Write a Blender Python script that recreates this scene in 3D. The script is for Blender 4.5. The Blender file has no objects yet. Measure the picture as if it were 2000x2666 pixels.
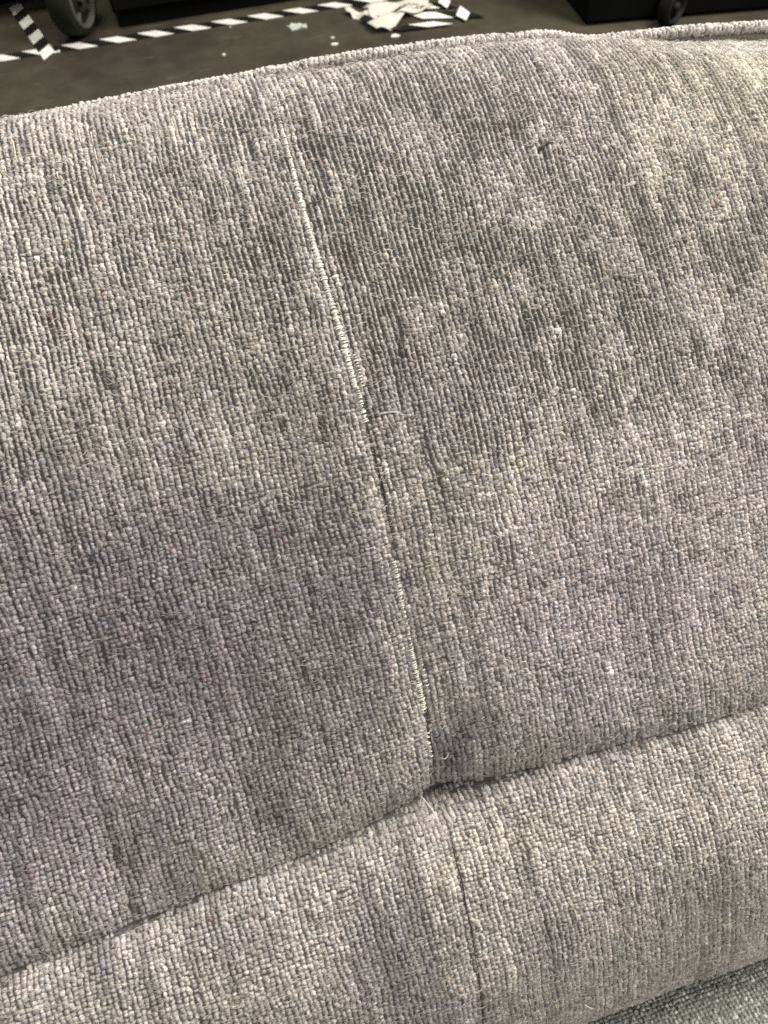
import bpy, math, random
import numpy as np
from mathutils import Vector, Matrix

scene = bpy.context.scene
COL = scene.collection
random.seed(7)
RS = np.random.RandomState(11)

# === geometry core (plain numpy) ===
H = 1.00                                   # camera height above the floor
EX = np.array((6.2, 1.65, -1.0)); EX /= np.linalg.norm(EX)
YB = 1.43
EY = np.array((-(1 + 1.65 * YB) / 6.2, YB, -1.0)); EY /= np.linalg.norm(EY)
EZ = np.cross(EX, EY)
RCAM = np.stack((EX, EY, EZ))              # camera axes -> world axes

# backrest cross-section (y back, z height), from the back board over the top down to the seat
PROFILE = np.array(((.404, -.42), (.404, -.30), (.403, -.235), (.400, -.205), (.392, -.186), (.378, -.177),
    (.360, -.1765), (.338, -.183), (.312, -.195), (.280, -.2135), (.244, -.2360), (.215, -.2575), (.188, -.281),
    (.160, -.307), (.134, -.331), (.110, -.350), (.086, -.367), (.062, -.385), (.036, -.403), (.012, -.425), (-.008, -.451), (-.021, -.480),
    (-.022, -.506), (-.008, -.528), (.024, -.541))) + np.array((0, H))

def _resample(pts, n=4000):
    # Catmull-Rom through the points, then even steps along the length
    p = np.vstack((2 * pts[0] - pts[1], pts, 2 * pts[-1] - pts[-2])); out = []
    for i in range(1, len(p) - 2):
        t = np.linspace(0, 1, 60, endpoint=False)[:, None]
        a, b, c, d = p[i - 1], p[i], p[i + 1], p[i + 2]
        out.append(.5 * ((2 * b) + (c - a) * t + (2 * a - 5 * b + 4 * c - d) * t * t + (3 * b - a - 3 * c + d) * t ** 3))
    q = np.vstack(out); s = np.r_[0, np.cumsum(np.linalg.norm(np.diff(q, axis=0), axis=1))]
    v = np.linspace(0, s[-1], n)
    q = np.stack((np.interp(v, s, q[:, 0]), np.interp(v, s, q[:, 1])), 1)
    k = np.hanning(161); k /= k.sum()
    pad = np.vstack((np.repeat(q[:1], 80, 0), q, np.repeat(q[-1:], 80, 0)))
    q = np.stack((np.convolve(pad[:, 0], k, 'valid'), np.convolve(pad[:, 1], k, 'valid')), 1)
    return v, q
PV, PQ = _resample(PROFILE)
PT = np.gradient(PQ, PV, axis=0); PT /= np.linalg.norm(PT, axis=1)[:, None]
PN = np.stack((PT[:, 1], -PT[:, 0]), 1)    # outward normal in the (y, z) plane
V_TOP = float(PV[np.argmax(PQ[:, 1])])     # top of the roll
VMAX = float(PV[-1])

def prof(v):
    f = lambda a: np.interp(v, PV, a)
    return f(PQ[:, 0]), f(PQ[:, 1]), f(PN[:, 0]), f(PN[:, 1])

def noise2(u, v, seed, scale):
    # smooth value noise, about -1..1
    rs = np.random.RandomState(seed); g = rs.uniform(-1, 1, (64, 64))
    x, y = u / scale + 32.3, v / scale + 11.7
    i, j = np.floor(x).astype(int), np.floor(y).astype(int); a, b = x - i, y - j
    a, b = a * a * (3 - 2 * a), b * b * (3 - 2 * b); i0, i1, j0, j1 = i % 64, (i + 1) % 64, j % 64, (j + 1) % 64
    return (g[i0, j0] * (1 - a) + g[i1, j0] * a) * (1 - b) + (g[i0, j1] * (1 - a) + g[i1, j1] * a) * b

def droop(u):
    # the top roll sags to the right, with a small pinch in its edge
    k = np.clip((u - .10) / .14, 0, 1); k = k * k * (3 - 2 * k)
    return -.004 * (1 - k) - .30 * np.clip(u - .02, 0, None) ** 2 - .10 * np.clip(-.1 - u, 0, None) ** 2 
def base(u, v):
    y, z, ny, nz = prof(v)
    w = np.clip(1 - (v - V_TOP) / .25, 0, 1) ** 2; w = np.where(v < V_TOP, 1, w)
    return np.stack((u + 0 * v, y + 0 * u, z + droop(u) * w), -1), np.stack((0 * u + 0 * v, ny + 0 * u, nz + 0 * u), -1)

# === camera, lamps, exposure ===
cam_data = bpy.data.cameras.new('camera'); cam = bpy.data.objects.new('camera', cam_data); COL.objects.link(cam)
cam_data.sensor_fit = 'HORIZONTAL'; cam_data.sensor_width = 36.0; cam_data.lens = 36.0
cam_data.clip_start = .01; cam_data.clip_end = 60
cam_data.dof.use_dof = True; cam_data.dof.focus_distance = .345; cam_data.dof.aperture_fstop = 28
M4 = Matrix(RCAM.tolist()).to_4x4(); M4.translation = (0, 0, H); cam.matrix_world = M4
scene.camera = cam

world = bpy.data.worlds.new('World'); scene.world = world; world.use_nodes = True
bg = world.node_tree.nodes['Background']; bg.inputs[0].default_value = (.95, .95, 1, 1); bg.inputs[1].default_value = .10

def area(name, loc, target, sx, sy, power, col):
    d = bpy.data.lights.new(name, 'AREA'); d.shape = 'RECTANGLE'; d.size = sx; d.size_y = sy; d.energy = power; d.color = col
    o = bpy.data.objects.new(name, d); COL.objects.link(o); o.location = loc
    o.rotation_euler = (Vector(target) - Vector(loc)).to_track_quat('-Z', 'Y').to_euler()
    o['kind'] = 'helper'
    return o
area('overhead_light', (1.9, 1.0, 2.3), (.1, .3, .7), 1.7, .9, 134, (1, .965, .90))
area('overhead_light', (.6, -1.5, 2.9), (.1, .2, .7), 1.7, .9, 36, (1, .965, .90))  # unseen front fill, added to lift the lower roll and seat
area('overhead_light', (-.3, 2.05, 2.7), (0, 2.0, 0), 1.7, .9, 44, (1, .965, .90))  # added above the tape to brighten it and the floor

vs_ = scene.view_settings
vs_.view_transform = 'Standard'; vs_.look = 'None'; vs_.gamma = 1; vs_.exposure = .15; vs_.use_curve_mapping = False
scene.render.engine = 'CYCLES'
scene.cycles.use_denoising = False
scene.cycles.max_bounces = 5
scene.cycles.filter_width = 1.75

# === helpers ===
def tag(o, label=None, cat=None, group=None, kind=None):
    if label: o['label'] = label
    if cat: o['category'] = cat
    if group: o['group'] = group
    if kind: o['kind'] = kind
    return o
def link(o, parent=None):
    COL.objects.link(o)
    if parent is not None: o.parent = parent; o.matrix_parent_inverse = Matrix.Translation(-parent.location)
    return o
def empty(name, loc=(0, 0, 0)):
    o = bpy.data.objects.new(name, None); o.location = loc; o.empty_display_size = .05; COL.objects.link(o); return o
def big_mesh(name, V, F, mat, parent=None, col=None, suv=None, smooth=True):
    # V (n,3), F (m,k) index array, point colours and surface coordinates
    V = np.ascontiguousarray(V, np.float32); F = np.ascontiguousarray(F, np.int32); k = F.shape[1]
    me = bpy.data.meshes.new(name); me.vertices.add(len(V)); me.vertices.foreach_set('co', V.ravel())
    me.loops.add(F.size); me.loops.foreach_set('vertex_index', F.ravel())
    me.polygons.add(len(F)); me.polygons.foreach_set('loop_start', np.arange(0, F.size, k, dtype=np.int32))
    me.polygons.foreach_set('use_smooth', np.full(len(F), smooth))
    me.update(calc_edges=True); me.validate()
    if col is not None:
        a = me.attributes.new('tint', 'FLOAT_COLOR', 'POINT')
        a.data.foreach_set('color', np.ascontiguousarray(np.c_[col, np.ones(len(col))], np.float32).ravel())
    if suv is not None:
        a = me.attributes.new('suv', 'FLOAT_VECTOR', 'POINT')
        a.data.foreach_set('vector', np.ascontiguousarray(suv, np.float32).ravel())
    me.materials.append(mat)
    return link(bpy.data.objects.new(name, me), parent)
def mesh(name, V, F, mat, parent=None, smooth=False):
    me = bpy.data.meshes.new(name); me.from_pydata([tuple(p) for p in V], [], F); me.materials.append(mat)
    if smooth:
        for p in me.polygons: p.use_smooth = True
    me.update()
    return link(bpy.data.objects.new(name, me), parent)
def slab(name, poly, z0, z1, mat, parent=None):
    # a flat piece with thickness from a floor outline; z0/z1 numbers or per-corner lists
    n = len(poly)
    a = z0 if hasattr(z0, '__len__') else [z0] * n
    b = z1 if hasattr(z1, '__len__') else [z1] * n
    ar = sum(poly[i][0] * poly[(i + 1) % n][1] - poly[(i + 1) % n][0] * poly[i][1] for i in range(n))
    if ar < 0: poly = poly[::-1]; a = list(a)[::-1]; b = list(b)[::-1]
    V = [(p[0], p[1], h) for p, h in zip(poly, a)] + [(p[0], p[1], h) for p, h in zip(poly, b)]
    F = [tuple(range(n - 1, -1, -1)), tuple(range(n, 2 * n))] + [(i, (i + 1) % n, n + (i + 1) % n, n + i) for i in range(n)]
    return mesh(name, V, F, mat, parent)
def box(name, lo, hi, mat, parent=None, bev=.004):
    import bmesh
    bm = bmesh.new(); bmesh.ops.create_cube(bm, size=1)
    lo, hi = Vector(lo), Vector(hi); c = (lo + hi) / 2; s = hi - lo
    for v in bm.verts: v.co = Vector((v.co.x * s.x, v.co.y * s.y, v.co.z * s.z)) + c
    if bev: bmesh.ops.bevel(bm, geom=bm.edges[:], offset=bev, segments=2, affect='EDGES')
    me = bpy.data.meshes.new(name); bm.to_mesh(me); bm.free(); me.materials.append(mat)
    return link(bpy.data.objects.new(name, me), parent)
def lathe(name, prof_, n, mat, parent, M):
    # revolve (radius, axial) pairs about X, placed by matrix M
    V, F = [], []; k = len(prof_)
    for i in range(n):
        a = 2 * math.pi * i / n
        for r, x in prof_: V.append(M @ Vector((x, r * math.cos(a), r * math.sin(a))))
    for i in range(n):
        for j in range(k - 1): F.append((i * k + j, ((i + 1) % n) * k + j, ((i + 1) % n) * k + j + 1, i * k + j + 1))
    return mesh(name, V, F, mat, parent, True)
def tubes(paths, radii, nseg=5):
    # paths (m,k,3) -> quads of m tubes
    P = np.asarray(paths); m, k, _ = P.shape
    T = np.gradient(P, axis=1); T /= np.linalg.norm(T, axis=2, keepdims=True) + 1e-12
    ref = np.zeros_like(T); ref[..., 2] = 1; ref[np.abs(T[..., 2]) > .9] = (1, 0, 0)
    A = np.cross(T, ref); A /= np.linalg.norm(A, axis=2, keepdims=True) + 1e-12; B = np.cross(T, A)
    R = np.asarray(radii); R = R[:, None] if R.ndim == 1 else R
    R = np.broadcast_to(R, (m, k))
    an = np.arange(nseg) * 2 * np.pi / nseg
    V = P[:, :, None] + R[:, :, None, None] * (A[:, :, None] * np.cos(an)[:, None] + B[:, :, None] * np.sin(an)[:, None])
    idx = np.arange(m * k * nseg).reshape(m, k, nseg)
    q = np.stack((idx[:, :-1], np.roll(idx, -1, 2)[:, :-1], np.roll(idx, -1, 2)[:, 1:], idx[:, 1:]), -1)
    return V.reshape(-1, 3), q.reshape(-1, 4)

# === materials ===
def new_mat(name):
    m = bpy.data.materials.new(name); m.use_nodes = True; nt = m.node_tree
    return m, nt, nt.nodes, nt.links, nt.nodes['Principled BSDF']
def setin(b, **kw):
    for k, v in kw.items(): b.inputs[k.replace('_', ' ')].default_value = v
def fabric(name, rough_=.93, sheen=.35, core=1.0):
    m, nt, N, L, b = new_mat(name)
    tint = N.new('ShaderNodeAttribute'); tint.attribute_name = 'tint'
    suv = N.new('ShaderNodeAttribute'); suv.attribute_name = 'suv'
    def nz(sx, sy, scale, detail, rough):
        mp = N.new('ShaderNodeMapping'); mp.inputs['Scale'].default_value = (sx, sy, 1); L.new(suv.outputs['Vector'], mp.inputs['Vector'])
        t = N.new('ShaderNodeTexNoise'); t.inputs['Scale'].default_value = scale; t.inputs['Detail'].default_value = detail; t.inputs['Roughness'].default_value = rough
        L.new(mp.outputs[0], t.inputs['Vector']); return t
    fib = nz(.55, 1.9, 1.0, 3, .7)        # pile fibres lying across the yarn
    spk = nz(1.15, 1.15, 1.0, 2, .7)
    r1 = N.new('ShaderNodeMapRange'); r1.inputs[1].default_value = .3; r1.inputs[2].default_value = .7; r1.inputs[3].default_value = .32 * core; r1.inputs[4].default_value = 1.70 * core
    L.new(fib.outputs['Fac'], r1.inputs[0])
    r2 = N.new('ShaderNodeMapRange'); r2.inputs[1].default_value = .25; r2.inputs[2].default_value = .75; r2.inputs[3].default_value = .58; r2.inputs[4].default_value = 1.42
    L.new(spk.outputs['Fac'], r2.inputs[0])
    mu = N.new('ShaderNodeMath'); mu.operation = 'MULTIPLY'; L.new(r1.outputs[0], mu.inputs[0]); L.new(r2.outputs[0], mu.inputs[1])
    vm = N.new('ShaderNodeVectorMath'); vm.operation = 'SCALE'; L.new(tint.outputs['Color'], vm.inputs[0]); L.new(mu.outputs[0], vm.inputs['Scale'])
    L.new(vm.outputs[0], b.inputs['Base Color'])
    bp = N.new('ShaderNodeBump'); bp.inputs['Strength'].default_value = .7; bp.inputs['Distance'].default_value = .0004
    L.new(fib.outputs['Fac'], bp.inputs['Height']); L.new(bp.outputs[0], b.inputs['Normal'])
    setin(b, Roughness=rough_, Sheen_Weight=sheen, Sheen_Roughness=.45, Sheen_Tint=(1, .97, .92, 1))
    b.inputs['Specular IOR Level'].default_value = .25
    return m
M_WEAVE = fabric('chenille_yarn')
M_BACK = fabric('chenille_backing', sheen=.1)
M_FIBRE = fabric('loose_fibre', rough_=.6, sheen=.3)
def plain(name, col, rough=.6, var=.15, scale=30, bump=0, spec=.4, metal=0):
    m, nt, N, L, b = new_mat(name)
    tc = N.new('ShaderNodeTexCoord'); t = N.new('ShaderNodeTexNoise'); t.inputs['Scale'].default_value = scale; t.inputs['Detail'].default_value = 6
    L.new(tc.outputs['Object'], t.inputs['Vector'])
    r = N.new('ShaderNodeMapRange'); r.inputs[1].default_value = .25; r.inputs[2].default_value = .75; r.inputs[3].default_value = 1 - var; r.inputs[4].default_value = 1 + var
    L.new(t.outputs['Fac'], r.inputs[0])
    vm = N.new('ShaderNodeVectorMath'); vm.operation = 'SCALE'; vm.inputs[0].default_value = col; L.new(r.outputs[0], vm.inputs['Scale'])
    L.new(vm.outputs[0], b.inputs['Base Color'])
    if bump:
        bp = N.new('ShaderNodeBump'); bp.inputs['Strength'].default_value = .5; bp.inputs['Distance'].default_value = bump
        L.new(t.outputs['Fac'], bp.inputs['Height']); L.new(bp.outputs[0], b.inputs['Normal'])
    setin(b, Roughness=rough, Metallic=metal); b.inputs['Specular IOR Level'].default_value = spec
    return m
M_BLACK = plain('black_panel', (.004, .004, .0035), .9, .3, 12, spec=.06)
M_OLIVE = plain('olive_panel', (.035, .036, .024), .6, .3, 9)
M_TYRE = plain('grey_tyre', (.016, .017, .012), .85, .3, 40, spec=.15)
M_RIM = plain('wheel_rim', (.085, .085, .068), .55, .25, 60)
M_DIM = plain('dim_rubber', (.007, .007, .006), .85, .3, 40, spec=.1)
M_HUB = plain('wheel_hub', (.014, .014, .011), .7, .3, 60, spec=.2)
M_WHITE = plain('tape_white', (.80, .79, .73), .45, .16, 45)
M_TBLACK = plain('tape_black', (.012, .011, .010), .4, .3, 60)
M_PAPER = plain('label_paper', (.60, .565, .49), .7, .10, 60, .001)
M_INK = plain('label_ink', (.03, .028, .026), .7, .3, 300)
M_SCRAP = plain('pale_scrap', (.46, .50, .46), .7, .2, 120, .002)
M_BOARD = plain('back_board_fabric', (.30, .28, .25), .9, .2, 400)

def floor_material():
    m, nt, N, L, b = new_mat('painted_concrete')
    tc = N.new('ShaderNodeTexCoord')
    def nz(s, d, r=.55):
        t = N.new('ShaderNodeTexNoise'); t.inputs['Scale'].default_value = s; t.inputs['Detail'].default_value = d; t.inputs['Roughness'].default_value = r
        L.new(tc.outputs['Object'], t.inputs['Vector']); return t
    a, c, d = nz(2.3, 4), nz(14, 6), nz(90, 4)
    cr = N.new('ShaderNodeValToRGB'); e = cr.color_ramp.elements
    e[0].position = .36; e[0].color = (.034, .027, .019, 1); e[1].position = .62; e[1].color = (.061, .054, .032, 1)
    L.new(a.outputs['Fac'], cr.inputs['Fac'])
    r = N.new('ShaderNodeMapRange'); r.inputs[1].default_value = .25; r.inputs[2].default_value = .75; r.inputs[3].default_value = .80; r.inputs[4].default_value = 1.2
    L.new(c.outputs['Fac'], r.inputs[0])
    r2 = N.new('ShaderNodeMapRange'); r2.inputs[1].default_value = .3; r2.inputs[2].default_value = .7; r2.inputs[3].default_value = .92; r2.inputs[4].default_value = 1.08
    L.new(d.outputs['Fac'], r2.inputs[0])
    mu = N.new('ShaderNodeMath'); mu.operation = 'MULTIPLY'; L.new(r.outputs[0], mu.inputs[0]); L.new(r2.outputs[0], mu.inputs[1])
    vm = N.new('ShaderNodeVectorMath'); vm.operation = 'SCALE'; L.new(cr.outputs['Color'], vm.inputs[0]); L.new(mu.outputs[0], vm.inputs['Scale'])
    L.new(vm.outputs[0], b.inputs['Base Color'])
    # pale scuffs
    mp = N.new('ShaderNodeMapping'); mp.inputs['Scale'].default_value = (3, 11, 1); mp.inputs['Rotation'].default_value = (0, 0, .5); L.new(tc.outputs['Object'], mp.inputs['Vector'])
    sc_ = N.new('ShaderNodeTexNoise'); sc_.inputs['Scale'].default_value = 2.2; sc_.inputs['Detail'].default_value = 8; sc_.inputs['Roughness'].default_value = .7; L.new(mp.outputs[0], sc_.inputs['Vector'])
    sr_ = N.new('ShaderNodeMapRange'); sr_.inputs[1].default_value = .58; sr_.inputs[2].default_value = .74; sr_.inputs[3].default_value = 0; sr_.inputs[4].default_value = .55; L.new(sc_.outputs['Fac'], sr_.inputs[0])
    mx = N.new('ShaderNodeMix'); mx.data_type = 'RGBA'; L.new(sr_.outputs[0], mx.inputs['Factor']); L.new(vm.outputs[0], mx.inputs[6]); mx.inputs[7].default_value = (.17, .155, .11, 1)
    L.new(mx.outputs[2], b.inputs['Base Color'])
    rr = N.new('ShaderNodeMapRange'); rr.inputs[3].default_value = .42; rr.inputs[4].default_value = .68; L.new(c.outputs['Fac'], rr.inputs[0]); L.new(rr.outputs[0], b.inputs['Roughness'])
    bp = N.new('ShaderNodeBump'); bp.inputs['Strength'].default_value = .3; bp.inputs['Distance'].default_value = .002; L.new(d.outputs['Fac'], bp.inputs['Height']); L.new(bp.outputs[0], b.inputs['Normal'])
    return m

# === setting: the floor ===
fl = mesh('floor', [(-6, -5, 0), (7, -5, 0), (7, 8, 0), (-6, 8, 0)], [(0, 1, 2, 3)], floor_material())
tag(fl, 'brown olive painted concrete floor behind the sofa', kind='structure')

# === the sofa backrest surface ===
SEAM_U = (-.30, -.155, -.09, -.055, -.019, .019, .034, .044, .056, .074, .113, .164, .217, .45)
SEAM_V = (.6272, .6264, .6250, .6218, .6212, .6172, .6158, .6155, .6162, .6168, .6160, .6181, .6194, .6205)
def seam_v(u):
    o = sum(np.interp(u + k * .003, SEAM_U, SEAM_V) for k in (-2, -1, 0, 1, 2)) / 5
    return o
def crease_u(v): return np.interp(v, (.25, .29, .338, .411, .459, .53, .567, .601, .613, .65, .68, .73), (.056, .054, .053, .055, .0550, .0515, .051, .0485, .048, .0465, .044, .040))
U_T, V_T = .0505, .6165                       # the tuft
def bump(u, v, u0, v0, ru, rv): return np.exp(-(((u - u0) / ru) ** 2 + ((v - v0) / rv) ** 2))
def disp(u, v):
    d = v - seam_v(u)
    A = .0056 + .0110 * np.exp(-np.abs(u - U_T) / .045)
    Lg = np.where(d < 0, .0105, .0065)
    g = -A * np.exp(-np.abs(d) / Lg)
    g -= .0105 * np.exp(-np.hypot(u - U_T, v - V_T) / .030) + .0042 * np.exp(-((v - (V_TOP - .022)) / .0055) ** 2)
    du = u - crease_u(v)
    s = .0010 + .0030 * np.exp(-np.abs(v - V_T) / .07) + .0006 * np.exp(-((v - .40) / .06) ** 2)
    s = s * np.clip((v - .27) / .04, 0, 1) * np.where(v > V_T, .45, 1)
    g -= s * np.exp(-np.abs(du) / .0065)
    g += .0010 * np.exp(-((du + .011) / .010) ** 2)
    g += .0018 * noise2(u, v, 3, .075) + .0007 * noise2(u, v, 4, .028)
    g -= .0034 * bump(u, v, -.095, .595, .018, .030) + .0034 * bump(u, v, -.034, .585, .018, .035) + .0035 * bump(u, v, .066, .588, .016, .014)
    g += .0050 * bump(u, v, .15, .53, .11, .07) + .0040 * bump(u, v, .17, .68, .12, .035) + .0025 * bump(u, v, -.07, .66, .08, .03)
    return g
def surf(u, v):
    p, n = base(u, v)
    return p + n * disp(u, v)[..., None]
def frame(u, v, e=.0012, full=False):
    tu = surf(u + e, v) - surf(u - e, v); tv = surf(u, v + e) - surf(u, v - e)
    lu = np.linalg.norm(tu, axis=-1, keepdims=True); lv = np.linalg.norm(tv, axis=-1, keepdims=True); tu = tu / lu; tv = tv / lv
    n = np.cross(tv, tu); n /= np.linalg.norm(n, axis=-1, keepdims=True)
    s = np.sign((n * base(u, v)[1]).sum(-1, keepdims=True)); n = n * np.where(s == 0, 1, s)
    if full: return surf(u, v), tu, tv, n, lu[..., 0] / (2 * e), lv[..., 0] / (2 * e)
    return surf(u, v), tu, tv, n

# colour of the yarn: beige dye, mauve where the nap is brushed down, cream where it is worn; some light and shade painted in
BEIGE = np.array((.392, .365, .336)); MAUVE = np.array((.335, .299, .318)); CREAM = np.array((.470, .446, .352))
LIGHT_AT = ((.16, .52, .10, .075, .30), (.24, .33, .10, .05, .10), (-.06, .29, .10, .03, .14), (.10, .64, .10, .018, .14), (.20, .65, .08, .03, .08))  # paler cloth, plus crest sheen and light under the seam painted in
MAUVE_AT = ((-.10, .52, .14, .105, 1.0), (.01, .50, .05, .05, .8), (.15, .55, .09, .06, .75), (.24, .50, .06, .05, .5), (.13, .30, .08, .030, .42),
            (.10, .43, .06, .03, .40), (-.04, .43, .03, .02, .5), (.005, .668, .024, .035, .8), (.083, .693, .02, .03, .6), (-.06, .645, .020, .012, .8), (.06, .595, .025, .02, .8), (.17, .615, .02, .01, .5), (.0, .72, .05, .02, .6))
CREAM_AT = ((.290, .305, .075, .045, .68), (.25, .345, .05, .04, .35), (-.064, .612, .005, .010, .6), (.067, .50, .006, .012, .35), (.16, .68, .16, .06, .14), (-.10, .665, .10, .03, .14), (.06, .645, .04, .014, .35), (-.05, .295, .06, .02, .15),
            (.12, .47, .01, .006, .4), (-.01, .437, .02, .008, .15), (.27, .60, .04, .03, .2))
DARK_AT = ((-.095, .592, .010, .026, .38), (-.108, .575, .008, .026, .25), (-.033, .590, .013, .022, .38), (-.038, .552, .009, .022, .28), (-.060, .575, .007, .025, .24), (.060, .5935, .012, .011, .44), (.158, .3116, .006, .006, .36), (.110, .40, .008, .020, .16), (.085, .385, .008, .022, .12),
           (.19, .40, .012, .018, .16), (.07, .42, .05, .03, .08), (.0, .40, .05, .03, .06), (.002, .664, .014, .030, .34), (.020, .668, .008, .026, .26), (.083, .695, .009, .024, .26), (-.11, .520, .13, .105, .24), (-.01, .50, .055, .055, .20), (-.03, .575, .07, .045, .24), (-.12, .66, .06, .03, .12), (.12, .375, .07, .035, .10), (.03, .375, .035, .03, .08), (.16, .62, .01, .006, .15))  # smudges, plus a broad lower-left shadow and tuft-pit shade painted into the colour
def yarn_colour(u, v):
    wob = .012 * noise2(u, v, 21, .018) + .006 * noise2(u, v, 22, .006); wv = .010 * noise2(u, v, 23, .018) + .016 * noise2(u, v * .12, 24, .0045)
    def field(lst):
        f = np.zeros_like(u)
        for a, b, ra, rb, k in lst: wa, wb = min(1, ra / .035), min(1, rb / .04); f = np.maximum(f, k * np.exp(-(((u + wa * wob - a) / ra) ** 2 + ((v + wb * wv - b) / rb) ** 2) ** 1.7))
        return f
    m = np.clip(field(MAUVE_AT) + .18 * noise2(u, v, 25, .02) + .10 * noise2(u, v, 26, .007), 0, 1)
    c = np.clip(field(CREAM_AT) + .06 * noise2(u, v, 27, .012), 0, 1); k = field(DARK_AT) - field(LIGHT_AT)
    col = BEIGE * (1 - m)[:, None] + MAUVE * m[:, None]
    col = col * (1 - c)[:, None] + CREAM * c[:, None]
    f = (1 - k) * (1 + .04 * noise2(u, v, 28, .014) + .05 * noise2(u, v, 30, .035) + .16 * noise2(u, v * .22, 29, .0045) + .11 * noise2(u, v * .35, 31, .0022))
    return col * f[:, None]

PU, PVV = .00252, .00202                    # yarn spacing across and down
GX = np.array((-1, -.70, 0, .70, 1.)); GS, GT = np.meshgrid(GX, GX); GS, GT = GS.ravel(), GT.ravel()
# square grid rounded to a pillow outline
CS, CT = GS * np.sqrt(1 - .24 * GT ** 2), GT * np.sqrt(1 - .24 * GS ** 2)
GH = (1 - np.abs(GS) ** 3.0) * (1 - np.abs(GT) ** 3.0)
_i = np.arange(25).reshape(5, 5)
GQ = np.stack((_i[:-1, :-1], _i[:-1, 1:], _i[1:, 1:], _i[1:, :-1]), -1).reshape(-1, 4)

def ribs(u, v):
    # 0 where the cloth is stretched into open ribs, 1 where it lies as a close basket weave
    return np.clip((v - .38 - .055 * np.clip((u - .06) / .06, 0, 1)) / .10, 0, 1)

def knots(c, tu, tv, n, a, b, h, sink, rot, tilt_u, tilt_v):
    cr, sr = np.cos(rot)[:, None], np.sin(rot)[:, None]
    x = a[:, None] * CS[None]; y = b[:, None] * CT[None]
    x = x + RS.normal(0, .12, x.shape) * a[:, None]; y = y + RS.normal(0, .12, y.shape) * b[:, None]
    X, Y = x * cr - y * sr, x * sr + y * cr
    Z = (h + sink)[:, None] * GH[None] * (1 + RS.normal(0, .13, x.shape)) - sink[:, None] + X * tilt_u[:, None] + Y * tilt_v[:, None]
    V = c[:, None] + X[..., None] * tu[:, None] + Y[..., None] * tv[:, None] + Z[..., None] * n[:, None]
    Q = (np.arange(len(c)) * 25)[:, None, None] + GQ[None]
    return V.reshape(-1, 3), Q.reshape(-1, 4), X, Y

def weave_grid(u0, u1, v0, v1):
    nu, nv = int((u1 - u0) / PU), int((v1 - v0) / PVV)
    I, J = np.meshgrid(np.arange(nu), np.arange(nv), indexing='ij')
    # columns wander a little and bunch unevenly
    cu = RS.normal(0, .06, nu)[:, None] * np.ones((1, nv)); rv = RS.normal(0, .04, nv)[None] * np.ones((nu, 1))
    ug, vg = u0 + I * PU, v0 + J * PVV; loose = .35 + .65 * ribs(ug, vg)
    u = u0 + (I + .5 + cu + RS.normal(0, .07, I.shape) * loose) * PU
    v = v0 + (J + .5 + rv + RS.normal(0, .10, I.shape)) * PVV
    u = u + .0009 * noise2(I * 1.0, J * 1.0, 41, 9.0) + .0005 * noise2(I * 1.0, J * 1.0, 42, 3.5) * loose
    v = v + .0009 * noise2(I * 1.0, J * 1.0, 43, 9.0)
    over = ((I + J) % 2 == 0)
    # stretches where the pile is crushed or missing along a column
    gap = np.zeros(I.shape, bool)
    for _ in range(int(nu * nv * .24)):
        i, j = RS.randint(nu), RS.randint(nv); l = RS.randint(2, 13) if u[i, j] > .06 and v[i, j] < .45 else RS.randint(1, 6)
        if RS.rand() < np.clip(1.2 - (v[i, j] - .30 - .06 * (u[i, j] > .08)) / .20, .10, 1) * (.55 + .45 * np.sign(noise2(u[i:i + 1, j], v[i:i + 1, j], 44, .02)[0])): gap[i, j:j + l] = True
    colf = 1 + .10 * RS.normal(0, 1, nu)[:, None] * np.ones((1, nv))
    colf = np.clip(colf, .78, 1.25)
    for _ in range(int(nu * nv * .012)):
        i, j, l = RS.randint(nu), RS.randint(nv), RS.randint(2, 7); colf[i, j:j + l] *= RS.uniform(1.1, 1.35)
    # dark slubs spun into single warp yarns
    for _ in range(int(nu * nv * .011)):
        i, j, l = RS.randint(nu), RS.randint(nv), RS.randint(2, 7)
        if RS.rand() < np.clip(1.1 - (v[i, j] - .30) / .30, .2, 1): colf[i, j:j + l] *= RS.uniform(.42, .72)
    return u.ravel(), v.ravel(), over.ravel(), gap.ravel(), colf.ravel()

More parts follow.
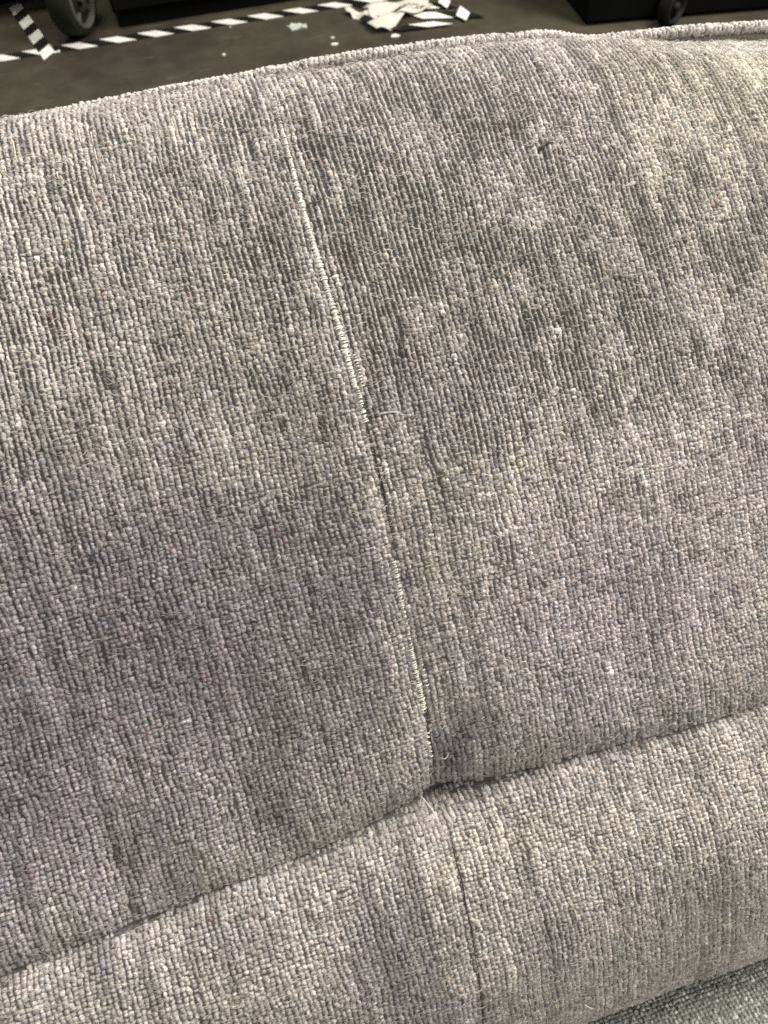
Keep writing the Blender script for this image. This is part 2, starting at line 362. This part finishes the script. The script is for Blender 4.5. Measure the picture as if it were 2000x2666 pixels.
def dress(name, parent, keep, u, v, over, gap, colf, fr):
    c, tu, tv, n, lu, lv = (x[keep] for x in fr); u, v, over, gap, colf = u[keep], v[keep], over[keep], gap[keep], colf[keep]; N = len(u)
    j = lambda s: 1 + RS.normal(0, s, N)
    g = ribs(u, v); a = np.where(over, .360 + .115 * g, .53) * PU * j(.15) * np.clip(lu, 1, 2); b = np.where(over, .84 - .14 * g, .66 - .12 * g) * PVV * j(.20) * np.clip(lv, 1, 2.2)
    h = np.where(over, .00034 + .00012 * g, .00026 + .00006 * g) * np.clip(j(.45), .05, 2.0)
    a = np.where(gap, (.275 + .08 * g) * PU * j(.10), a); c = c - tu * (np.where(gap, .16 * PU, 0) * g)[:, None]; h = h + (1 - g) * .00012 * (~over)
    V, Q, X, Y = knots(c, tu, tv, n, a, b, h, .00090 - .0001 * (1 - g), RS.normal(0, .18, N), RS.normal(0, .14, N), RS.normal(0, .14, N))
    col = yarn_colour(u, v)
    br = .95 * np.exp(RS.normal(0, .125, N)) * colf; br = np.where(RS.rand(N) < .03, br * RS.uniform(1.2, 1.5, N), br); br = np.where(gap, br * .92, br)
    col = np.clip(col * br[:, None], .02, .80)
    warm = RS.normal(0, .02, N)[:, None] * np.array((1, .1, -1)); col = np.clip(col * (1 + warm), .01, .85)
    red = RS.rand(N) < .0008; col[red] = col[red] * np.array((.80, .58, .58))
    cv = np.repeat(col, 25, 0)
    suv = np.stack((np.repeat(u, 25) * 1000 + X.ravel() * 1000 + np.repeat(RS.rand(N) * 50, 25), np.repeat(v, 25) * 1000 + Y.ravel() * 1000, np.zeros(N * 25)), 1)
    return tag(big_mesh(name, V, Q, M_WEAVE, parent, cv, suv), kind='stuff')

def sheet(name, us, vfun, nv, parent, mat):
    # backing cloth between two v-limits per column
    nu = len(us); t = np.linspace(0, 1, nv)
    U = np.repeat(us[:, None], nv, 1); v0, v1 = vfun(us); Vv = v0[:, None] + (v1 - v0)[:, None] * t[None]
    u, v = U.ravel(), Vv.ravel(); p, n = base(u, v); p = p + n * (disp(u, v) - .0008 + .0002 * (1 - ribs(u, v)))[:, None]
    idx = np.arange(nu * nv).reshape(nu, nv)
    F = np.stack((idx[:-1, :-1], idx[:-1, 1:], idx[1:, 1:], idx[1:, :-1]), -1).reshape(-1, 4)
    suv = np.stack((u * 1000, v * 1000, 0 * u), 1)
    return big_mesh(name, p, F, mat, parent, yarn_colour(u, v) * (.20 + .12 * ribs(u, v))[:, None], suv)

sofa = tag(empty('sofa', (.1, .40, 0)), 'grey beige chenille sofa backrest with tufted seam and corded top edge', 'sofa')
US = np.unique(np.r_[np.linspace(-1.0, -.26, 60), np.linspace(-.26, .42, 300), np.linspace(.42, 1.1, 60)])
upper = sheet('upper_back_panel', US, lambda u: (np.full_like(u, .02), seam_v(u)), 330, sofa, M_BACK)
upper['label'] = 'upper padded panel of the backrest, mauve grey and worn'
lower = sheet('lower_back_panel', US, lambda u: (seam_v(u), np.full_like(u, VMAX - .002)), 110, sofa, M_BACK)
lower['label'] = 'lower padded roll of the backrest below the seam, beige grey'

u, v, over, gap, colf = weave_grid(-.205, .375, .243, .775)
fr = frame(u, v, full=True); dv = v - seam_v(u)
open_ = (np.abs(u - crease_u(v)) < .0006) & (((v > .425) & (v < .497)) | ((v > .570) & (v < .605)) )
dress('weave', upper, (dv < .0000) & ~open_, u, v, over, gap, colf, fr)
dress('weave', lower, (dv > .0003) & ~open_, u, v, over, gap, colf, fr)

# loose fibres standing off the cloth
def fuzz(name, parent, n, cond, lift=1.0):
    u = RS.uniform(-.19, .36, n); v = RS.uniform(.25, .77, n); k = cond(u, v); u, v = u[k], v[k]; n = len(u)
    c, tu, tv, nn = frame(u, v)
    ang = RS.normal(-.03, .30, n); ang = np.where(RS.rand(n) < .22, RS.uniform(0, 3.14, n), ang)
    ln = RS.gamma(3.0, .00055, n) + .0008; long_ = RS.rand(n) < .06; ln = np.where(long_, ln * 2.6, ln); ht = np.where(long_, RS.uniform(.0008, .0016, n), RS.uniform(.0004, .0010, n)) * lift; bend = RS.normal(0, .3, n)
    t = np.linspace(-.5, .5, 4)
    x = ln[:, None] * t; y = (bend * ln)[:, None] * (t ** 2 * 2)
    X = x * np.cos(ang)[:, None] - y * np.sin(ang)[:, None]; Y = x * np.sin(ang)[:, None] + y * np.cos(ang)[:, None]
    Z = ht[:, None] * (1.15 - 3.2 * t ** 2) * .9 + .0002
    P = c[:, None] + X[..., None] * tu[:, None] + Y[..., None] * tv[:, None] + Z[..., None] * nn[:, None]
    V, Q = tubes(P, np.where(long_, RS.uniform(.00005, .00009, n), RS.uniform(.00007, .00015, n)), 3)
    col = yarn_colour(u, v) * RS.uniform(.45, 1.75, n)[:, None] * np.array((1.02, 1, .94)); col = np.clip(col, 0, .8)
    cv = np.repeat(col, 12, 0)
    return tag(big_mesh(name, V, Q, M_FIBRE, parent, cv, np.zeros((len(V), 3))), kind='stuff')
fuzz('fuzz', upper, 36000, lambda u, v: v < seam_v(u) - .001)
fuzz('fuzz', lower, 36000, lambda u, v: v > seam_v(u) + .001)

# cream core threads bared along the crease, lying across it
def threads(name, parent, spans, label=None):
    P, R, C = [], [], []
    for (v0, v1, off, ln, dens) in spans:
        n = int((v1 - v0) / .00072 * dens)
        vv = np.linspace(v0, v1, n) + RS.normal(0, .0002, n); uu = crease_u(vv) + off + RS.normal(0, .00012, n)
        l = ln * RS.uniform(.45, 1.25, n); sl = RS.normal(-.08, .08, n)
        c, tu, tv, nn = frame(uu, vv); t = np.linspace(-.5, .5, 5)
        Z = np.where(v0 > .49, .00105, .00120) - .0036 * t ** 2
        P.append(c[:, None] + (l[:, None] * t)[..., None] * tu[:, None] + (l[:, None] * sl[:, None] * t)[..., None] * tv[:, None] + Z[None, :, None] * nn[:, None])
        R.append(RS.uniform(.00022, .00034, n)); C.append(np.array((.88, .86, .76)) * (.96 if v0 > .49 else 1) * RS.uniform(.80, 1.05, n)[:, None])
    V, Q = tubes(np.concatenate(P), np.concatenate(R), 6)
    o = big_mesh(name, V, Q, M_FIBRE, parent, np.repeat(np.concatenate(C), 30, 0), np.zeros((len(V), 3)))
    if label: o['label'] = label
    return tag(o, kind='stuff')
threads('bared_threads', upper, ((.276, .296, -.0005, .0010, .5), (.293, .318, -.0006, .0015, .9), (.316, .352, -.0008, .0022, 1.1), (.352, .400, -.0008, .0027, 1.1), (.400, .418, -.0012, .0026, 1.1), (.404, .418, .0022, .0018, .6), (.418, .434, -.0004, .0022, .8),
        (.498, .520, -.0012, .0024, .65), (.522, .538, -.0008, .0014, .35), (.540, .570, -.0012, .0028, .7), (.546, .562, .0024, .0020, .35), (.582, .594, -.0010, .0014, .4)),
        'cream threads bared along the vertical crease')
# dark strand standing in for the shade in the closed crease
def closing(name, parent, v0, v1, r0):
    vv = np.linspace(v0, v1, 60); uu = crease_u(vv) + .0003 * np.sin(vv * 300) ; c, tu, tv, nn = frame(uu, vv)
    V, Q = tubes((c + nn * .00045)[None], r0 * (np.sin(np.linspace(.1, 3.04, 60)))[None], 6)
    return big_mesh(name, V, Q, M_FIBRE, parent, np.tile(np.array((.035, .024, .024)), (len(V), 1)), np.zeros((len(V), 3)))
closing('crease_shade', upper, .428, .497, .00040); closing('crease_shade', upper, .570, .604, .00045)
closing('crease_shade', lower, .618, .705, .00042); closing('crease_shade', lower, .680, .765, .00048)
# single warp threads showing as pale lines between the ribs
def warp_lines(name, parent, n, box_):
    P, R, C = [], [], []
    for _ in range(n):
        u0 = -.205 + round((RS.uniform(box_[0], box_[1]) + .205) / PU) * PU; v0 = RS.uniform(box_[2], box_[3]); l = RS.uniform(.003, .009)
        vv = v0 + l * np.linspace(-.5, .5, 9); uu = u0 + .0009 * noise2(vv * 0 + u0, vv, 42, .01) * .3
        c, tu, tv, nn = frame(uu, vv); Z = .0005 - .0012 * np.linspace(-1, 1, 9) ** 4
        P.append(c + nn * Z[:, None]); R.append(RS.uniform(.00018, .00034)); C.append(np.array((.62, .585, .49)) * RS.uniform(.75, 1.1))
    V, Q = tubes(np.array(P), np.array(R), 5)
    return tag(big_mesh(name, V, Q, M_FIBRE, parent, np.repeat(np.array(C), 45, 0), np.zeros((len(V), 3))), kind='stuff')
warp_lines('warp_threads', upper, 40, (-.08, .03, .275, .325))
warp_lines('warp_threads', lower, 22, (.06, .14, .68, .75))

# stray hairs and snags
def strand(name, parent, pts, r, col):
    P = np.array([surf(np.array([a]), np.array([b]))[0] + frame(np.array([a]), np.array([b]))[3][0] * h for a, b, h in pts])
    t = np.linspace(0, len(P) - 1, 24); k = np.arange(len(P)); Q3 = np.stack([np.interp(t, k, P[:, i]) for i in range(3)], 1)
    kk = np.array((.25, .5, .25)); S = Q3.copy()
    for _ in range(4): S[1:-1] = .25 * S[:-2] + .5 * S[1:-1] + .25 * S[2:]
    V, Q = tubes(S[None], np.array([r]), 6)
    return big_mesh(name, V, Q, M_FIBRE, parent, np.tile(np.array(col), (len(V), 1)), np.zeros((len(V), 3)))
strand('stray_thread', upper, ((.0345, .6155, .0075), (.0372, .6185, .0085), (.0400, .6225, .0065), (.0425, .6270, .0025)), .00026, (.62, .58, .48))
strand('stray_thread', upper, ((.0345, .6155, .0075), (.0350, .6125, .0068), (.0368, .6105, .0045), (.0385, .6115, .0030)), .00018, (.62, .58, .48))
strand('stray_thread', upper, ((.0530, .5960, .0014), (.0540, .5965, .0022), (.0555, .5962, .0018), (.0565, .595, .0012)), .00016, (.72, .70, .62))
strand('stray_thread', lower, ((.092, .742, .0018), (.095, .745, .0035), (.097, .750, .0016)), .00025, (.58, .55, .45))
strand('stray_thread', upper, ((.0615, .432, .0018), (.066, .4325, .003), (.070, .4335, .0018)), .0002, (.70, .68, .6))
strand('dark_snag', upper, ((.1685, .3262, -.0002), (.1700, .3250, .0006), (.1715, .3240, .0001), (.1735, .3235, .0006), (.1755, .3225, .0000), (.1770, .3222, -.0004)), .0010, (.030, .026, .022))['label'] = 'short dark snag in the upper panel'
strand('dark_snag', upper, ((.0555, .3325, .0018), (.059, .3330, .0020), (.062, .3315, .0016)), .0003, (.05, .04, .035))

# === corded piping along the top edge ===
WU = (-.30, -.068, .021, .118, .170, .208, .222, .237, .261, .284, .347, .45)
WZ = (-.1945, -.1923, -.1890, -.1882, -.1900, -.1932, -.1972, -.2010, -.2018, -.2024, -.2084, -.221)
def welt_path(u):
    z = sum(np.interp(u + k * .004, WU, WZ) for k in (-2, -1, 0, 1, 2)) / 5 + H
    y = .3950 + .0015 * noise2(u, u * 0, 55, .05)
    return np.stack((u, y, z + .0004 * noise2(u, u * 0, 56, .012)), -1)
RW = .0030
uu = np.linspace(-.9, 1.0, 900); core_v, core_q = tubes(welt_path(uu)[None], np.full(1, RW - .0004), 12)
piping = big_mesh('piping', core_v, core_q, M_BACK, sofa, np.tile(BEIGE * .4, (len(core_v), 1)), np.c_[core_v[:, 0] * 1000, core_v[:, 1] * 1000, core_v[:, 2] * 0])
piping['label'] = 'corded piping along the top back edge of the sofa'
fp_a = welt_path(uu) - np.array((0, 0, .001)); fb, _ = base(uu, np.full_like(uu, V_TOP - .028)); fb = fb + np.array((0, -.004, -.006))
FV = np.stack((fp_a, .5 * (fp_a + fb), fb), 1).reshape(-1, 3); fi = np.arange(len(uu) * 3).reshape(-1, 3)
FQ = np.stack((fi[:-1, :-1], fi[:-1, 1:], fi[1:, 1:], fi[1:, :-1]), -1).reshape(-1, 4)
big_mesh('piping_flange', FV, FQ, M_BACK, piping, np.tile(BEIGE * .5, (len(FV), 1)), np.c_[FV[:, 0] * 1000, FV[:, 2] * 1000, FV[:, 1] * 0])
nw = 240; cu = np.linspace(-.24, .42, nw); NS = 9
ang = np.arange(NS) / NS * 2 * np.pi
W_u = (cu[:, None] + ang[None] / (2 * np.pi) * .0042 + RS.normal(0, .0003, (nw, NS))).ravel(); W_a = (np.tile(ang, (nw, 1)) + RS.normal(0, .10, (nw, NS)) + (np.arange(nw) % 2)[:, None] * np.pi / NS).ravel()
C0 = welt_path(W_u); C1 = welt_path(W_u + .001); T = C1 - C0; T /= np.linalg.norm(T, axis=1)[:, None]
Bn = np.cross(T, np.array((0., 0, 1))); Bn /= np.linalg.norm(Bn, axis=1)[:, None]; Un = np.cross(Bn, T)
Nn = Bn * np.cos(W_a)[:, None] + Un * np.sin(W_a)[:, None]; Tt = np.cross(Nn, T)
N = len(W_u)
V, Q, X, Y = knots(C0 + Nn * (RW - .0002), T, Tt, Nn, .0013 * (1 + RS.normal(0, .16, N)), .0015 * (1 + RS.normal(0, .16, N)), .0005 * np.clip(1 + RS.normal(0, .25, N), .4, 1.7), np.full(N, .0004), RS.normal(.35, .2, N), RS.normal(0, .1, N), RS.normal(0, .1, N))
wc = np.clip((BEIGE * 1.22)[None] * np.exp(RS.normal(0, .16, N))[:, None], 0, .8)
tag(big_mesh('piping_knots', V, Q, M_WEAVE, piping, np.repeat(wc, 25, 0), np.stack((np.repeat(W_u * 1000 + RS.rand(N) * 40, 25) + X.ravel() * 1000, Y.ravel() * 1000, np.zeros(N * 25)), 1)), kind='stuff')

# === sofa frame below what the photograph shows ===
box('back_board', (-1.0, .34, .06), (1.1, .398, .76), M_BOARD, sofa, .006)
box('seat_deck', (-1.0, -.62, .10), (1.1, .335, .355), M_BOARD, sofa, .01)
for x in (-.92, 1.02):
    for y in (-.56, .36): box('leg', (x - .025, y - .025, 0), (x + .025, y + .025, .099 if y < 0 else .059), M_BLACK, sofa, .004)

# === seat cushion under the backrest ===
SZ = H - .523
def seat_p(u, w):
    # w runs from under the backrest (0) towards the front
    y = .06 - w; z = SZ + .022 * (1 - np.exp(-np.clip(w - .05, 0, None) / .05)) - .006 * np.exp(-((w - .075) / .02) ** 2) + .002 * noise2(u, w, 61, .04)
    return np.stack((u, y, z), -1)
seat = tag(empty('seat_cushion', (.1, -.25, SZ - .15)), 'pale grey woven seat cushion tucked under the backrest roll', 'cushion')
us = np.linspace(-.95, 1.05, 220); ws = np.linspace(0, .62, 160); Ug, Wg = np.meshgrid(us, ws, indexing='ij')
p = seat_p(Ug.ravel(), Wg.ravel()); idx = np.arange(p.shape[0]).reshape(Ug.shape)
F = np.stack((idx[:-1, :-1], idx[:-1, 1:], idx[1:, 1:], idx[1:, :-1]), -1).reshape(-1, 4)
SEATC = np.array((.40, .398, .365))
cover = big_mesh('cover', p, F, M_BACK, seat, np.tile(SEATC * .55, (len(p), 1)), np.c_[p[:, :2] * 1000, p[:, 2] * 0])
box('cushion_core', (-.93, -.555, .357), (1.03, .05, SZ - .012), M_BOARD, seat, .01)
nu, nw = int(.36 / PU), int(.20 / PVV); I, J = np.meshgrid(np.arange(nu), np.arange(nw), indexing='ij')
su = (.0 + (I + .5 + RS.normal(0, .08, I.shape)) * PU).ravel(); sw = (.01 + (J + .5 + RS.normal(0, .1, I.shape)) * PVV).ravel(); over = ((I + J) % 2 == 0).ravel(); N = len(su)
e = .001; tu = seat_p(su + e, sw) - seat_p(su - e, sw); tv = seat_p(su, sw + e) - seat_p(su, sw - e)
tu /= np.linalg.norm(tu, axis=1)[:, None]; tv /= np.linalg.norm(tv, axis=1)[:, None]; nn = np.cross(tv, tu); nn *= np.sign(nn[:, 2:])
jj = lambda s: 1 + RS.normal(0, s, N)
V, Q, X, Y = knots(seat_p(su, sw), tu, tv, nn, np.where(over, .47, .53) * PU * jj(.1), np.where(over, .66, .48) * PVV * jj(.1), np.where(over, .0013, .0010) * jj(.2), np.full(N, .0005), RS.normal(.1, .2, N), RS.normal(0, .12, N), RS.normal(0, .1, N))
sc = np.clip(SEATC[None] * (np.exp(RS.normal(0, .24, N)) * (1 + .15 * noise2(su, sw, 62, .012)))[:, None], .03, .8)
tag(big_mesh('weave', V, Q, M_WEAVE, cover, np.repeat(sc, 25, 0), np.stack((np.repeat(su * 1000 + RS.rand(N) * 50, 25) + X.ravel() * 1000, np.repeat(sw, 25) * 1000 + Y.ravel() * 1000, np.zeros(N * 25)), 1)), kind='stuff')

# === floor marking tape ===
K = H / .9                                   # floor layout measured at another eye height
def fp(x, y): return (x * K, y * K)
def striped(name, label, x0, y0, ang, n, first=0, wid=.0345, half=.0472, slant=.0430, z=.0010, lift=None, jag=.0010, group='striped tape on the floor'):
    # n half-stripes from (x0, y0) along ang; white and black by turns, 45 degree cuts
    root = empty(name, (*fp(x0, y0), 0)); tag(root, label, 'tape', group)
    ca, sa = math.cos(ang), math.sin(ang)
    def pt(s, t): return fp(x0 + s * ca - t * sa, y0 + s * sa + t * ca)
    for i in range(n):
        s0 = i * half; w2 = wid / 2
        j = [random.uniform(-jag, jag) for _ in range(4)]
        A = [pt(s0 + j[0], w2), pt(s0 + half + j[1], w2), pt(s0 + half + slant + j[2], -w2 + j[2]), pt(s0 + slant + j[3], -w2 + j[3])]
        mid = [pt(s0 + slant * .5, 0), pt(s0 + half + slant * .5, 0)]
        zz = [z + (lift(s) if lift else 0) for s in (s0, s0 + half, s0 + half + slant, s0 + slant)]
        white = (i + first) % 2 == 0
        o = slab('white_stripe' if white else 'black_stripe', A, [h - .0003 for h in zz], [h + (.0004 if white else .0002) for h in zz], M_WHITE if white else M_TBLACK, root)
    return root
striped('floor_tape', 'long black and white striped tape stuck straight across the floor behind the sofa', -.557, 2.180, 0, 26, 0)
striped('floor_tape', 'striped tape running back from the long floor tape beside the grey wheel', -.287 - .010, 2.530, math.radians(-77), 8, 1, slant=.030, z=.0026, wid=.034)
striped('floor_tape', 'short striped tape doubled beside the crumpled paper label', .560, 2.150, math.radians(-17), 5, 1, z=.0030)
striped('floor_tape', 'striped tape lying under the right end of the crumpled paper label', .676, 2.050, math.radians(-16), 2, 0, z=.0050, half=.080, wid=.036)
striped('floor_tape', 'lowest short striped tape below the crumpled paper label', .600, 1.990, math.radians(-4), 2, 1, z=.0070, half=.066, wid=.026)

# torn tape ends sticking up round the label
def tab(name, label, pts, z, mat=M_WHITE, cat='tape'):
    o = slab(name, [fp(*p) for p in pts], [h for h in z], [h + .0006 for h in z], mat); return tag(o, label, cat)
tab('tape_end', 'small pale tape end sticking up behind the crumpled label', ((.778, 2.086), (.7958, 2.1114), (.807, 2.0731), (.7886, 2.0461)), (.010, .016, .014, .009))
tab('tape_end', 'rightmost pale tape end by the crumpled label, curled up', ((.7957, 2.0012), (.8175, 2.0309), (.8286, 1.9893), (.8094, 1.964)), (.009, .018, .016, .010))
tab('tape_end', 'black torn tape end at the left of the crumpled label', ((.5613, 2.0577), (.575, 2.076), (.5950, 2.050), (.5735, 2.018)), (.012, .014, .011, .010), M_TBLACK)

# crumpled paper label with a printed line
def label_z(s, t): return .010 + .012 * math.sin(s * 2.6 + .3) * (1 - .35 * t) + .006 * math.sin(s * 9 + t * 5) + .004 * math.sin(t * 7 + s * 3)
lab = tag(empty('paper_label', (*fp(.66, 2.06), 0)), 'crumpled off-white paper label with a line of faint print on the floor', 'label')
c00, c10, c11, c01 = (.578, 2.118), (.762, 2.112), (.752, 2.066), (.606, 2.030)
def lp(s, t):
    x = (c00[0] * (1 - s) + c10[0] * s) * (1 - t) + (c01[0] * (1 - s) + c11[0] * s) * t
    y = (c00[1] * (1 - s) + c10[1] * s) * (1 - t) + (c01[1] * (1 - s) + c11[1] * s) * t
    x += .006 * math.sin(t * 9 + s * 4); y += .006 * math.sin(s * 11 + t * 3)
    # height lifts the paper towards the lens, so shift it down-floor to keep its footprint
    return (*fp(x, y - .9 * label_z(s, t) * .5), label_z(s, t))
def patch(name, f, ns, nt, th, mat, parent):
    V = [f(i / ns, j / nt) for i in range(ns + 1) for j in range(nt + 1)]; n = len(V); V += [(a, b, c - th) for a, b, c in V]; w = nt + 1
    F = []
    for i in range(ns):
        for j in range(nt):
            a = i * w + j; F += [(a, a + 1, a + w + 1, a + w), (n + a, n + a + w, n + a + w + 1, n + a + 1)]
    for i in range(ns): a, b = i * w, i * w + nt; F += [(a, a + w, n + a + w, n + a), (b, n + b, n + b + w, b + w)]
    for j in range(nt): a, b = j, ns * w + j; F += [(a, n + a, n + a + 1, a + 1), (b, b + 1, n + b + 1, n + b)]
    return mesh(name, V, F, mat, parent, True)
patch('paper_sheet', lp, 26, 12, .0008, M_PAPER, lab)
d00, d10, d11, d01 = (.566, 2.022), (.672, 2.040), (.622, 1.990), (.580, 1.984)
def fl2(s, t):
    x = (d00[0] * (1 - s) + d10[0] * s) * (1 - t) + (d01[0] * (1 - s) + d11[0] * s) * t
    y = (d00[1] * (1 - s) + d10[1] * s) * (1 - t) + (d01[1] * (1 - s) + d11[1] * s) * t
    return (*fp(x, y), .010 + .010 * math.sin(s * 3 + t) + .008 * (1 - t))
patch('folded_flap', fl2, 12, 8, .0008, M_PAPER, lab)
e00, e10, e11, e01 = (.532, 2.128), (.600, 2.110), (.596, 2.066), (.550, 2.088)
def fl3(s, t):
    x = (e00[0] * (1 - s) + e10[0] * s) * (1 - t) + (e01[0] * (1 - s) + e11[0] * s) * t
    y = (e00[1] * (1 - s) + e10[1] * s) * (1 - t) + (e01[1] * (1 - s) + e11[1] * s) * t
    return (*fp(x, y), .008 + .008 * math.sin(s * 7 + t * 4) + .004 * math.sin(t * 11))
patch('torn_corner', fl3, 12, 8, .0008, M_PAPER, lab)
# the printed line: worn strokes, too faded to read
x = .10
while x < .88:
    wch = random.uniform(.034, .050)
    for k in range(random.choice((2, 3, 3))):
        s0 = x + wch * k / 3; t0, t1 = .52 + random.uniform(-.04, .04), .82 + random.uniform(-.06, .03)
        if k == 1: t0, t1 = random.choice(((.60, .66), (.74, .80), (.66, .72)))
        q = [lp(s0, t0), lp(s0 + wch * .36, t0), lp(s0 + wch * .36, t1), lp(s0, t1)]
        mesh('print_stroke', [(a, b, c + .0010) for a, b, c in q] + [(a, b, c + .0006) for a, b, c in q], [(0, 1, 2, 3), (7, 6, 5, 4), (0, 4, 5, 1), (1, 5, 6, 2), (2, 6, 7, 3), (3, 7, 4, 0)], M_INK, lab)
    x += wch * 1.25
    if .58 < x < .63: x += .06

# bits dropped on the floor
def scrap(name, label, cx, cy, r, mat, n=14, z=.002, stretch=1.0, cat='scrap'):
    pts = [(cx + stretch * r * math.cos(2 * math.pi * i / n) * random.uniform(.6, 1.1), cy + r * math.sin(2 * math.pi * i / n) * random.uniform(.6, 1.1)) for i in range(n)]
    o = slab(name, [fp(*p) for p in pts], .0004, [z + random.uniform(0, z) for _ in pts], mat)
    return tag(o, label, cat)
tag(slab('paper_scrap', [fp(*p) for p in ((.3764, 2.108), (.384, 2.104), (.3919, 2.1121), (.404, 2.106), (.412, 2.108), (.420, 2.100), (.4265, 2.098), (.4254, 2.0782), (.410, 2.086), (.400, 2.080), (.3853, 2.0766), (.383, 2.090))], .0004, [.004, .002, .005, .003, .004, .002, .004, .002, .005, .003, .003, .004], M_SCRAP), 'pale greenish torn paper scrap on the bare floor', 'scrap')
scrap('paper_fleck', 'single white fleck on the floor nearest the sofa edge', .1993, 2.011, .0045, M_WHITE)
scrap('paper_fleck', 'upper of two white flecks on the dark floor patch', .4716, 2.0065, .0060, M_SCRAP)
scrap('paper_fleck', 'lower of two white flecks on the dark floor patch', .4676, 1.9718, .0070, M_WHITE, stretch=1.4)
scrap('paper_fleck', 'tiny fleck just below the long floor tape', .2408, 2.1485, .003, M_SCRAP)
scrap('paper_fleck', 'small white chip under the crumpled label', .622, 1.9625, .008, M_WHITE, stretch=1.5)
scrap('paper_fleck', 'small white chip between two stripes by the wheel', -.186, 2.166, .004, M_WHITE)

# === dark equipment standing behind the tape ===
cab = tag(empty('cabinet', (*fp(.30, 2.4), 0)), 'black cabinet standing just behind the long striped floor tape', 'cabinet')
box('carcass', (*fp(-.035, 2.235), .035), (*fp(.83, 2.75), .95), M_BLACK, cab, .006)
box('plinth', (*fp(-.025, 2.245), 0), (*fp(.82, 2.74), .034), M_BLACK, cab, .002)
for i in range(2):
    xa, xb = (-.030 + i * .43), (-.030 + i * .43 + .425)
    dr = box('door', (*fp(xa, 2.224), .05), (*fp(xb, 2.234), .94), M_BLACK, cab, .003)
    box('handle', (*fp(xb - .03 if i == 0 else xa + .018, 2.214), .60), (*fp(xb - .02 if i == 0 else xa + .028, 2.2235), .72), M_HUB, dr, .002)

def wheel(parent, c, yaw, R, W, M_TYRE=M_TYRE, M_RIM=M_RIM, M_HUB=M_HUB):
    Mw = Matrix.Translation(c) @ Matrix.Rotation(yaw, 4, 'Z')
    wl = lathe('wheel', [(R * .80, -W / 2), (R * .93, -W / 2), (R, -W * .36), (R, W * .36), (R * .93, W / 2), (R * .82, W / 2 + .001)], 48, M_TYRE, parent, Mw)
    lathe('rim', [(R * .82, W / 2 + .001), (R * .81, W / 2 + .004), (R * .74, W / 2 + .004), (R * .72, W / 2 - .012)], 48, M_RIM, wl, Mw)
    lathe('disc', [(R * .80, -W / 2 - .0005), (.001, -W / 2 - .0005)], 32, M_HUB, wl, Mw)
    lathe('disc', [(R * .73, W / 2 - .013), (R * .45, W / 2 - .010), (R * .43, W / 2 - .002), (R * .38, W / 2 - .002), (R * .36, W / 2 - .012), (.001, W / 2 - .012)], 48, M_HUB, wl, Mw)
    lathe('hub', [(R * .20, W / 2 - .012), (R * .20, W / 2 + .004), (R * .10, W / 2 + .008), (.001, W / 2 + .008)], 24, M_RIM, wl, Mw)
    for k in range(5):
        a = 2 * math.pi * k / 5
        M5 = Mw @ Matrix.Rotation(a, 4, 'X') @ Matrix.Translation((W / 2 - .011, 0, R * .57))
        V = [M5 @ Vector(q) for q in ((0, -.006, -.02), (0, .006, -.02), (0, .006, .018), (0, -.006, .018), (.006, -.004, -.018), (.006, .004, -.018), (.006, .004, .016), (.006, -.004, .016))]
        mesh('spoke', V, [(4, 5, 6, 7), (0, 1, 5, 4), (1, 2, 6, 5), (2, 3, 7, 6), (3, 0, 4, 7)], M_RIM, wl)
    return wl
cart = tag(empty('cart', (*fp(-.14, 2.35), 0)), 'dark olive cart on a grey spoked wheel beside the striped tape', 'cart')
wheel(cart, Vector((-.122 * K, 2.215 * K + .04, .098)), math.radians(-24), .098, .062)
box('side_panel', (*fp(-.34, 2.40), .05), (*fp(-.10, 2.425), .80), M_OLIVE, cart, .004)
box('deck', (*fp(-.60, 2.40), .215), (*fp(-.06, 3.0), .26), M_BLACK, cart, .004)
box('skirt', (*fp(-.62, 2.46), .012), (*fp(-.08, 2.49), .214), M_BLACK, cart, .002)
box('fork', (*fp(-.135, 2.24), .20), (*fp(-.115, 2.40), .214), M_BLACK, cart, .002)

tro = tag(empty('trolley', (*fp(1.5, 2.0), 0)), 'black trolley on a small caster at the right, mostly out of view', 'trolley')
slab('body', [fp(*p) for p in ((1.085, 1.852), (1.30, 1.818), (1.75, 1.742), (1.95, 2.5), (1.15, 2.6))], .012, .70, M_BLACK, tro)
wheel(tro, Vector((1.280 * K, 1.792 * K, .050)), math.radians(-65), .050, .030, M_DIM, M_HUB, M_DIM)
box('bracket', (*fp(1.265, 1.795), .102), (*fp(1.295, 1.835), .112), M_HUB, tro, .002)
